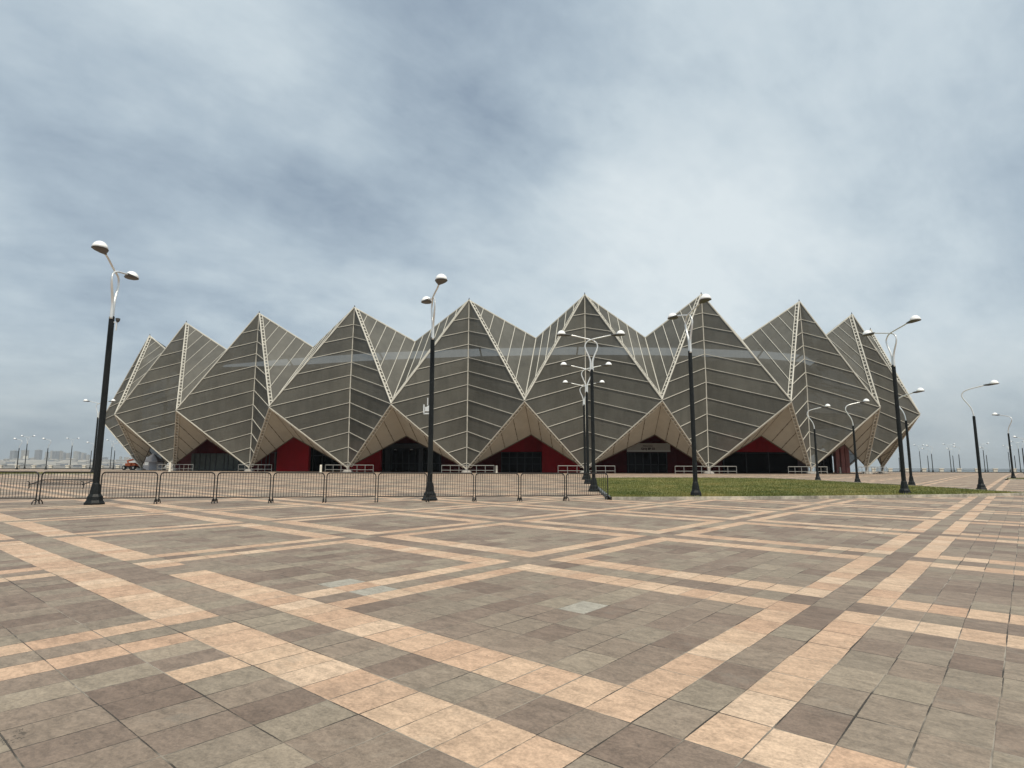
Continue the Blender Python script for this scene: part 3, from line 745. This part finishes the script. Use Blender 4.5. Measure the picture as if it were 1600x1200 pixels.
lamp('s', 1415.5, 657, R(-66), 'single-headed lamp post right behind the tall lamp at the right end of the arena')
lamp('s', 1521.5, 650, R(-40), 'large single-headed lamp post at the pointed right end of the lawn')
lamp('s', 1333, 665, R(-4), 'single-headed lamp post behind the lawn, right of the faded red columns')
lamp('s', 1272.5, 670, R(-24), 'single-headed lamp post behind the lawn, nearest the faded red columns on their left')
lamp('s', 1575.5, 677, R(100), 'single-headed lamp post on the dark kerb at the far right, its head turned left')
lamp('d', 153, 652, A(1, 0.02), 'double lamp post hidden behind the pole of the large left lamp')
far = [('s',30,700,A(-1,0),'leftmost small lamp post on the seafront, its one head turned left'),
 ('d',42.6,693,A(1,0),'small double lamp post behind a white board on the left seafront'),
 ('s',75,700,A(-1,0),'small single lamp post between the board and the next double lamp on the left seafront'),
 ('d',112.8,696,A(1,0),'small double lamp post on the left seafront, nearest the large left lamp'),
 ('s',143,704,A(-1,0),'small single lamp post almost behind the large left pole'),
 ('d',175,698,A(1,0),'small double lamp post left of the orange machine'),
 ('s',179.5,704,A(1,0.3),'small single lamp post beside the orange machine'),
 ('s',1404.5,715,A(1,0.4),'faint seafront lamp post between the two poles at the right end of the arena'),
 ('d',1436.5,705,A(1,0.1),'first small double lamp post on the right seafront'),
 ('s',1449.2,712,A(-1,0.2),'shortest of the three small lamp posts just right of the arena'),
 ('s',1455.3,709,A(-1,-0.2),'small seafront lamp post with a bright head, third right of the arena'),
 ('d',1483.3,704,A(-1,0.1),'tall thin double lamp post midway along the right seafront'),
 ('s',1488.6,712,A(-1,0.4),'short lamp post just right of the thin double one on the right seafront'),
 ('s',1498,710,A(-1,-0.2),'small lamp post left of the large single lamp on the right seafront'),
 ('d',1536,703,A(-1,0.1),'thin double lamp post right of the large single lamp'),
 ('s',1541,711,A(-1,0.3),'short thin lamp post right of the large single lamp'),
 ('d',1575.2,706,A(1,0.2),'distant double lamp post behind the pole on the dark kerb'),
 ('s',1585,712,A(-1,0.2),'short distant lamp post right of the pole on the dark kerb'),
 ('d',1591,701,A(-1,0.1),'distant double lamp post near the right edge'),
 ('s',1597.3,700,A(-1,0.0),'distant lamp post cut by the right edge of the view')]
for a in far: lamp(*a)
# fittings on the two nearest poles
ra = -L1.rotation_euler[2]; off = Vector((0.08*math.cos(ra), 0.08*math.sin(ra), 5.78))
m = MB(); m.box((0.05,0,0.02), (0.12,0.03,0.03)); m.box((0.09,0,-0.11), (0.04,0.04,0.28)); q = m.build('flood_bracket', M_lampwht, L1); q.location = off; q.rotation_euler = (0, 0, ra)
m = MB(); m.lathe([(0.03,-0.05),(0.06,0.0),(0.07,0.07),(0.02,0.09)], 10, (0.12,0,0.07)); q = m.build('floodlight', M_housing, L1); q.location = off; q.rotation_euler = (0, 0, ra)
m = MB(); m.box((-0.30,0,0.0), (0.05,0.05,0.34)); m.box((-0.18,0,-0.16), (0.26,0.05,0.05)); m.tube([(-0.15,0,0.14),(-0.15,0,0.42)], 0.025); m.box((-0.17,0,0.0), (0.16,0.10,0.16)); m.tube([(-0.17,0,0.06),(-0.05,0,0.12)], 0.04)
b2 = m.build('camera_bracket', M_lampwht, L2); b2.location = (0, 0, 3.3); b2.scale = (0.9, 1, 1); b2.rotation_euler = (0, 0, -L2.rotation_euler[2])

# ------------------------------------------------------------------ crowd barriers
def barrier():
    r = empty('crowd_barrier'); W, z0, z1, rc = 2.0, 0.19, 0.99, 0.13; x0, x1 = -W/2+0.03, W/2-0.03
    P = [(x0,0,0.05),(x0,0,z1-rc)]
    for i in range(1, 5): a = math.pi/2*i/5; P.append((x0+rc-rc*math.cos(a), 0, z1-rc+rc*math.sin(a)))
    P += [(x0+rc,0,z1),(x1-rc,0,z1)]
    for i in range(1, 5): a = math.pi/2*i/5; P.append((x1-rc+rc*math.sin(a), 0, z1-rc+rc*math.cos(a)))
    P += [(x1,0,z1-rc),(x1,0,0.05)]
    m = MB(); m.tube(P, 0.022, 8); m.tube([(x0,0,z0),(x1,0,z0)], 0.018, 8); m.build('frame', M_barr, r)
    m = MB(); n = 19
    for i in range(1, n): x = x0+(x1-x0)*i/n; m.tube([(x,0,z0),(x,0,z1)], 0.0085, 5, cap=False)
    m.build('bars', M_barr, r)
    for x in (x0, x1):
        m = MB(); P = [(x, -0.17, 0.0), (x, -0.155, 0.07)]
        for i in range(0, 7): a = math.pi*i/6; P.append((x, -0.13*math.cos(a), 0.09+0.05*math.sin(a)))
        P += [(x, 0.155, 0.07), (x, 0.17, 0.0)]; m.tube(P, 0.018, 7); m.build('foot', M_barr, r)
    return r
joints = [(-140,788.5),(-38,788),(58,788),(153,788),(245,787),(335,786.3),(423,785.8),(507,785.2),(588,784.6),(668,784.2),(741,783.7),(812,783.2),(884,782.8),(951,781.0)]
J = [hit(*p) for p in joints]
B0 = barrier(); fb = True; G_B = 'line of crowd barriers across the plaza'
labs = ['dark steel crowd barrier at the very left edge of the view', 'dark steel crowd barrier with the fallen one lying behind its right half', 'dark steel crowd barrier partly hidden by the tall left lamp post',
 'dark steel crowd barrier immediately right of the tall left lamp post', 'second crowd barrier to the right of the tall left lamp post', 'third crowd barrier to the right of the tall left lamp post',
 'crowd barrier in front of the left edge of the red wall', 'third crowd barrier to the left of the middle lamp post', 'second crowd barrier to the left of the middle lamp post',
 'crowd barrier touching the middle lamp post on its right side', 'second crowd barrier to the right of the middle lamp post', 'crowd barrier next to the last, right before the lawn corner', 'last crowd barrier on the right, its end in front of the grass']
rb_ = random.Random(4)
for i in range(len(J)-1):
    a, b = J[i], J[i+1]; o = B0 if fb else copy_tree(B0); fb = False
    mid = (a+b)/2; mid.z = min(a.z, b.z)+0.002; d = b-a; L = math.hypot(d.x, d.y)
    o.location = mid; o.rotation_euler = (R(rb_.uniform(-.6, .6)), -math.atan2(d.z, L), math.atan2(d.y, d.x)+R(rb_.uniform(-1.1, 1.1))); o.scale = ((L-0.05)/1.98, 1, 1.0)
    if i == 0: L_ = 'dark steel crowd barrier outside the left edge, next to the one with the fallen barrier'
    tag(o, labs[i], 'crowd barrier', G_B)
fb_ = copy_tree(B0); p = hit(85, 763.5); fb_.location = (p.x, p.y, p.z+0.16); fb_.rotation_euler = (R(-76), 0, R(2)); fb_.scale = (1.28, 1, 1.0)
tag(fb_, 'fallen crowd barrier lying flat on the paving behind the fence line', 'crowd barrier')

# ------------------------------------------------------------------ seafront balustrade
def balustrade(pts, spacing, label, h=0.95):
    a, b = Vector(pts[0]), Vector(pts[1]); L = (b-a).length; n = int(L/spacing); t = (b-a)/L
    a.z, b.z = G(a.x, a.y), G(b.x, b.y); o = empty('balustrade', (a+b)/2, 0, label, 'balustrade'); O = Vector(o.location)
    ang = math.atan2(t.y, t.x); X = Vector((t.x, t.y, 0)); Y = Vector((-t.y, t.x, 0)); Z = Vector((0,0,1)); m0 = None
    for i in range(n+1):
        q = a.lerp(b, i/n); q.z = G(q.x, q.y)
        if m0 is None:
            m = MB(); m.box(Z*h*0.42, (0.75, 0.5, h*0.84), (X,Y,Z)); m.box(Z*h*0.92, (0.95, 0.7, h*0.16), (X,Y,Z)); m.box(Z*0.05, (0.9,0.65,0.12), (X,Y,Z))
            m0 = m.build('pier', M_post, o); pr = m0
        else: pr = m0.copy(); C.objects.link(pr)
        pr.location = q-O
    m = MB()
    for z in (0.80, 0.50): m.tube([a-O+Z*z, b-O+Z*z], 0.05, 6)
    m.tube([a-O+Z*0.2, b-O+Z*0.2], 0.03, 6)
    m.build('rails', M_housing, o)
    m = MB(); m.box((a+b)/2-O-Y*0.9+Z*0.10, (L, 0.35, 0.3), (t, Y, Z)); m.build('kerb_step', M_kerbd, o)
balustrade([(-150,149,0),(-76,149,0)], 4.1, 'seafront balustrade with cream piers and dark rails at the left')
balustrade([(86,144.6,0),(134,127.2,0)], 3.2, 'seafront balustrade with cream piers and dark rails at the right')
# small white board behind the left lamps
p = at_height(40, 713, 3.3); m = MB(); o = empty('notice_board', p, 0, 'small blank white board on a pole among the left seafront lamps', 'board')
m.box((0,0,3.0), (1.3,0.08,0.85)); m.build('panel', M_white, o); m = MB(); m.tube([(0,0.08,0),(0,0.08,2.9)], 0.05); m.build('post', M_lampblk, o)

# ------------------------------------------------------------------ orange machine and tent behind the left end of the arena
p = hit(207, 735.6); p = Vector((p.x*1.0, p.y, p.z))
sc = (p.y/941.0)
def machine():
    d = ray(207, 735); yy = 118.0; p = Vector((d.x/d.y*yy, yy, 0)); p.z = G(p.x, p.y)
    o = empty('boom_lift', p, R(-12), 'orange boom lift with folded arm parked behind the left end of the arena', 'machine')
    m = MB(); m.box((0,0,0.55), (3.2,1.7,0.3)); m.box((-1.2,0,0.78), (0.6,1.4,0.2)); m.build('chassis', M_rubber, o)
    m = MB(); m.box((-0.55,0.35,1.05), (1.3,0.7,0.65)); m.box((-0.45,-0.5,1.0), (1.2,0.55,0.55)); m.box((0.65,0.0,0.95), (0.8,1.2,0.5)); m.build('body', M_orange, o)
    m = MB(); m.tube([(-1.1,0,1.3),(-1.3,0,1.75),(0.2,0.05,2.05)], 0.17, 6); m.tube([(0.2,0.05,2.05),(1.3,0.05,1.45),(1.7,0.05,1.2)], 0.14, 6); m.build('boom', M_orange, o)
    m = MB()
    for x in (1.4, 2.1):
        for y in (-0.45, 0.45): m.tube([(x,y,0.75),(x,y,1.75)], 0.035)
    for z in (0.8, 1.3, 1.75): m.tube([(1.4,-0.45,z),(2.1,-0.45,z),(2.1,0.45,z),(1.4,0.45,z),(1.4,-0.45,z)], 0.03)
    m.box((1.75,0,0.78), (0.75,0.95,0.05)); m.build('basket', M_orange, o)
    w0 = None
    for x in (-1.1, 1.05):
        for y in (-0.85, 0.85):
            if w0 is None:
                m = MB(); m.tube([(0,-0.15,0),(0,0.15,0)], 0.42, 16); w0 = m.build('wheel', M_rubber, o); q = w0
                m = MB(); m.tube([(0,-0.17,0),(0,0.17,0)], 0.2, 12); hub = m.build('hub', M_white, w0)
            else: q = copy_tree(w0, o)
            q.location = (x, y, 0.42)
machine()
def tent():
    d = ray(238, 735); yy = 111.0; p = Vector((d.x/d.y*yy, yy, 0)); p.z = G(p.x, p.y)
    o = empty('canopy_tent', p, R(8), 'white peaked canopy tent seen under the leftmost arch', 'tent'); W = 1.25
    m = MB(); b = [(-W,-W,1.7),(W,-W,1.7),(W,W,1.7),(-W,W,1.7)]; ap = (0,0,3.1)
    for i in range(4): m.face([b[i], b[(i+1) % 4], ap]); m.face([b[i], b[(i+1) % 4], tuple(Vector(b[(i+1) % 4])-Vector((0,0,.25))), tuple(Vector(b[i])-Vector((0,0,.25)))])
    m.build('canopy', M_tent, o, normals=False); m = MB()
    for q in b: m.tube([(q[0]*.97, q[1]*.97, 0), (q[0]*.97, q[1]*.97, 1.7)], 0.06)
    m.build('poles', M_white, o); m = MB(); m.box((0, W*.95, 0.85), (W*1.9, 0.04, 1.6)); m.box((-W*.5,-W*.95,0.45), (W*.8, 0.04, 0.9)); m.build('side_sheet', M_tent, o)
tent()

# ------------------------------------------------------------------ far shore and its towers
land = MB(); LX = [-5200+220*i for i in range(20)]
def land_h(x, r): return (3.0 if r == 0 else 14.0+10*noise.noise(Vector((x*0.002, r, 3)))) if r < 2 else 24.0+16*noise.noise(Vector((x*0.0015, 8, 1)))
rows = [(2300, -1.5), (2360, 2.5), (2900, None), (4200, None), (4250, -3)]
for x in LX:
    fx = sstep(-x, 1050, 1700)
    for r, (y, z) in enumerate(rows):
        zz_ = z if z is not None else (38+9*noise.noise(Vector((x*0.0021, r*2.2, 3))) if r == 2 else 58+16*noise.noise(Vector((x*0.0016, 8, 1))))
        land.v.append((x, y+120*noise.noise(Vector((x*0.003, 0.5, r))), zz_*fx-3.4*(1-fx)))
for i in range(len(LX)-1):
    for r in range(len(rows)-1):
        a = i*len(rows)+r; land.f.append((a, a+len(rows), a+len(rows)+1, a+1)); land.mi.append(0)
M_land = mat('dry_shore', (0.30, 0.275, 0.235), 0.95, var=0.45, vscale=0.008, stretch=(0.5,1,1))
tag(land.build('far_shore_hill', M_land, smooth=True, normals=False), kind='structure')
def tower_mat(name, base, win):
    m = bpy.data.materials.new(name); m.use_nodes = True; t = NT(m.node_tree); p = m.node_tree.nodes['Principled BSDF']
    pos = t.n('ShaderNodeTexCoord').outputs['Object']; s_ = t.n('ShaderNodeSeparateXYZ'); t.put(s_.inputs[0], pos)
    fz = t.m('FRACT', t.m('DIVIDE', s_.outputs[2], 3.2)); fx = t.m('FRACT', t.m('DIVIDE', t.m('ADD', s_.outputs[0], s_.outputs[1]), 4.2))
    k = t.m('MULTIPLY', t.m('GREATER_THAN', fz, 0.45), t.m('GREATER_THAN', fx, 0.4))
    t.put(p.inputs['Base Color'], t.mix(k, base, win)); p.inputs['Roughness'].default_value = 0.7
    return m
TM = [tower_mat('tower_beige', (0.42,0.39,0.35), (0.20,0.21,0.22)), tower_mat('tower_grey', (0.28,0.29,0.31), (0.15,0.16,0.18)), tower_mat('tower_white', (0.50,0.49,0.46), (0.12,0.13,0.14))]
rt = random.Random(11)
def tower(x0, x1, yt, dist, label, mi):
    d = ray((x0+x1)/2, 732); x = d.x/d.y*dist; wd = (x1-x0)/941*dist*1.0; top = EYE+(732-yt)/941*dist*1.008; zb = 34.0
    o = empty('apartment_tower', (x, dist, zb), R(rt.uniform(-12, 12)), label, 'tower', 'apartment towers on the far shore')
    h = top-zb; m = MB(); dp = wd*rt.uniform(0.6, 0.9)
    m.box((0,0,h*0.48), (wd*0.86, dp, h*0.96)); m.box((-wd*0.27, -dp*0.52, h*0.45), (wd*0.22, dp*0.14, h*0.9)); m.box((wd*0.27, -dp*0.52, h*0.45), (wd*0.22, dp*0.14, h*0.9))
    m.build('wall', TM[mi], o); m = MB(); m.box((0,0,h*0.965), (wd*0.92, dp*1.06, h*0.02)); m.box((rt.uniform(-.1,.1)*wd, 0, h*0.99), (wd*0.35, dp*0.4, h*0.05)); m.build('roof', TM[2], o)
tw = [(15.5,24,704.5,'leftmost tower on the hazy far shore'),(32,41,703.5,'tower behind the leftmost double lamp on the far shore'),(53,62,703.5,'isolated dark tower with a pale top between two lamps on the far shore'),
 (69,73.5,706.5,'slim pale tower left of the lamp with one head on the far shore'),(76.5,80,704.5,'slim reddish tower beside the lamp with one head on the far shore'),(81,89,705.5,'first broad tower of the dense row on the far shore'),
 (89.5,95.5,705,'second broad tower of the dense row on the far shore'),(96,100,707.5,'dark slim tower in the dense row on the far shore'),(101,106,708.5,'low broad tower in the middle of the dense row'),
 (106.5,109.5,707.5,'dark slim tower just left of the lamp in the dense row'),(113.5,119.5,705.5,'pale tower right of the lamp in the dense row'),(120,123.5,706.5,'dark tower directly right of the pale one in the dense row'),
 (124.5,129,708,'greenish tower near the right of the dense row'),(129.5,132.5,708.5,'last dark tower of the dense row before the large lamp pole'),(133.5,138,711,'low tower hidden beside the large left lamp pole'),
 (160,166,715,'low block right of the large left lamp pole on the far shore'),(185.5,189,713.5,'pale slim tower near the orange machine on the far shore'),(193,199,714.5,'pale low block behind the orange machine on the far shore')]
for i, (a, b, c, l) in enumerate(tw): tower(a, b, c, 2950+rt.uniform(-150, 250), l, [1,0,1,2,0,1,0,1,0,1,2,1,0,1,0,1,2,2][i])
gi = 0; first_b = []
kinds = [('long pale warehouse', (46,10,9)), ('small white block', (18,14,13)), ('low beige block', (28,16,11))]
for s_ in range(3):
    W, Dp, Hh = kinds[s_][1]; o = empty('shore_building'); m = MB(); m.box((0,0,Hh/2), (W,Dp,Hh)); m.build('wall', [TM[2], TM[0], TM[1]][s_], o)
    m = MB(); k0 = [(-W/2-1,-Dp/2-1,Hh),(W/2+1,-Dp/2-1,Hh),(W/2+1,Dp/2+1,Hh),(-W/2-1,Dp/2+1,Hh)]; r0 = [(-W/2,0,Hh+3),(W/2,0,Hh+3)]
    m.face([k0[0],k0[1],r0[1],r0[0]]); m.face([k0[2],k0[3],r0[0],r0[1]]); m.face([k0[1],k0[2],r0[1]]); m.face([k0[3],k0[0],r0[0]]); m.face(k0[::-1]); m.build('roof', M_land, o); first_b.append(o)
for i in range(30):
    s_ = i % 3; o = first_b[s_] if i < 3 else copy_tree(first_b[s_])
    px = 2+i*7.0+rt.uniform(-2, 2); dist = rt.choice([2420, 2500, 2650, 2800, 2900]); d = ray(px, 732)
    o.location = (d.x/d.y*dist, dist, 1.0+(dist-2360)*0.066); o.rotation_euler = (0, 0, R(rt.uniform(-25, 25)))
    near = ('left of every tower', 'below the leftmost tower', 'below the isolated dark tower', 'below the slim reddish tower', 'below the first towers of the dense row',
            'below the middle of the dense row', 'below the pale tower of the dense row', 'near the foot of the large left lamp', 'just right of the large left lamp', 'left of the orange machine')[i//3]
    tag(o, ['low pale warehouse', 'small white building', 'low dark building'][s_]+' on the far shore, '+near, 'building', ['pale warehouses on the far shore', 'small white buildings on the far shore', 'low dark buildings on the far shore'][s_])

# ------------------------------------------------------------------ air
hz = MB(); hz.box((0, 4500, 59), (19000, 10400, 126)); ho = hz.build('haze', bpy.data.materials.new('haze'))
hm = ho.data.materials[0]; hm.use_nodes = True; t = NT(hm.node_tree)
for nd in list(hm.node_tree.nodes): hm.node_tree.nodes.remove(nd)
pv = t.n('ShaderNodeVolumePrincipled'); pv.inputs['Color'].default_value = (0.80, 0.86, 0.90, 1); pv.inputs['Density'].default_value = 0.00014; pv.inputs['Anisotropy'].default_value = 0.2
om = t.n('ShaderNodeOutputMaterial'); t.l.new(pv.outputs[0], om.inputs['Volume'])
tag(ho, kind='stuff')
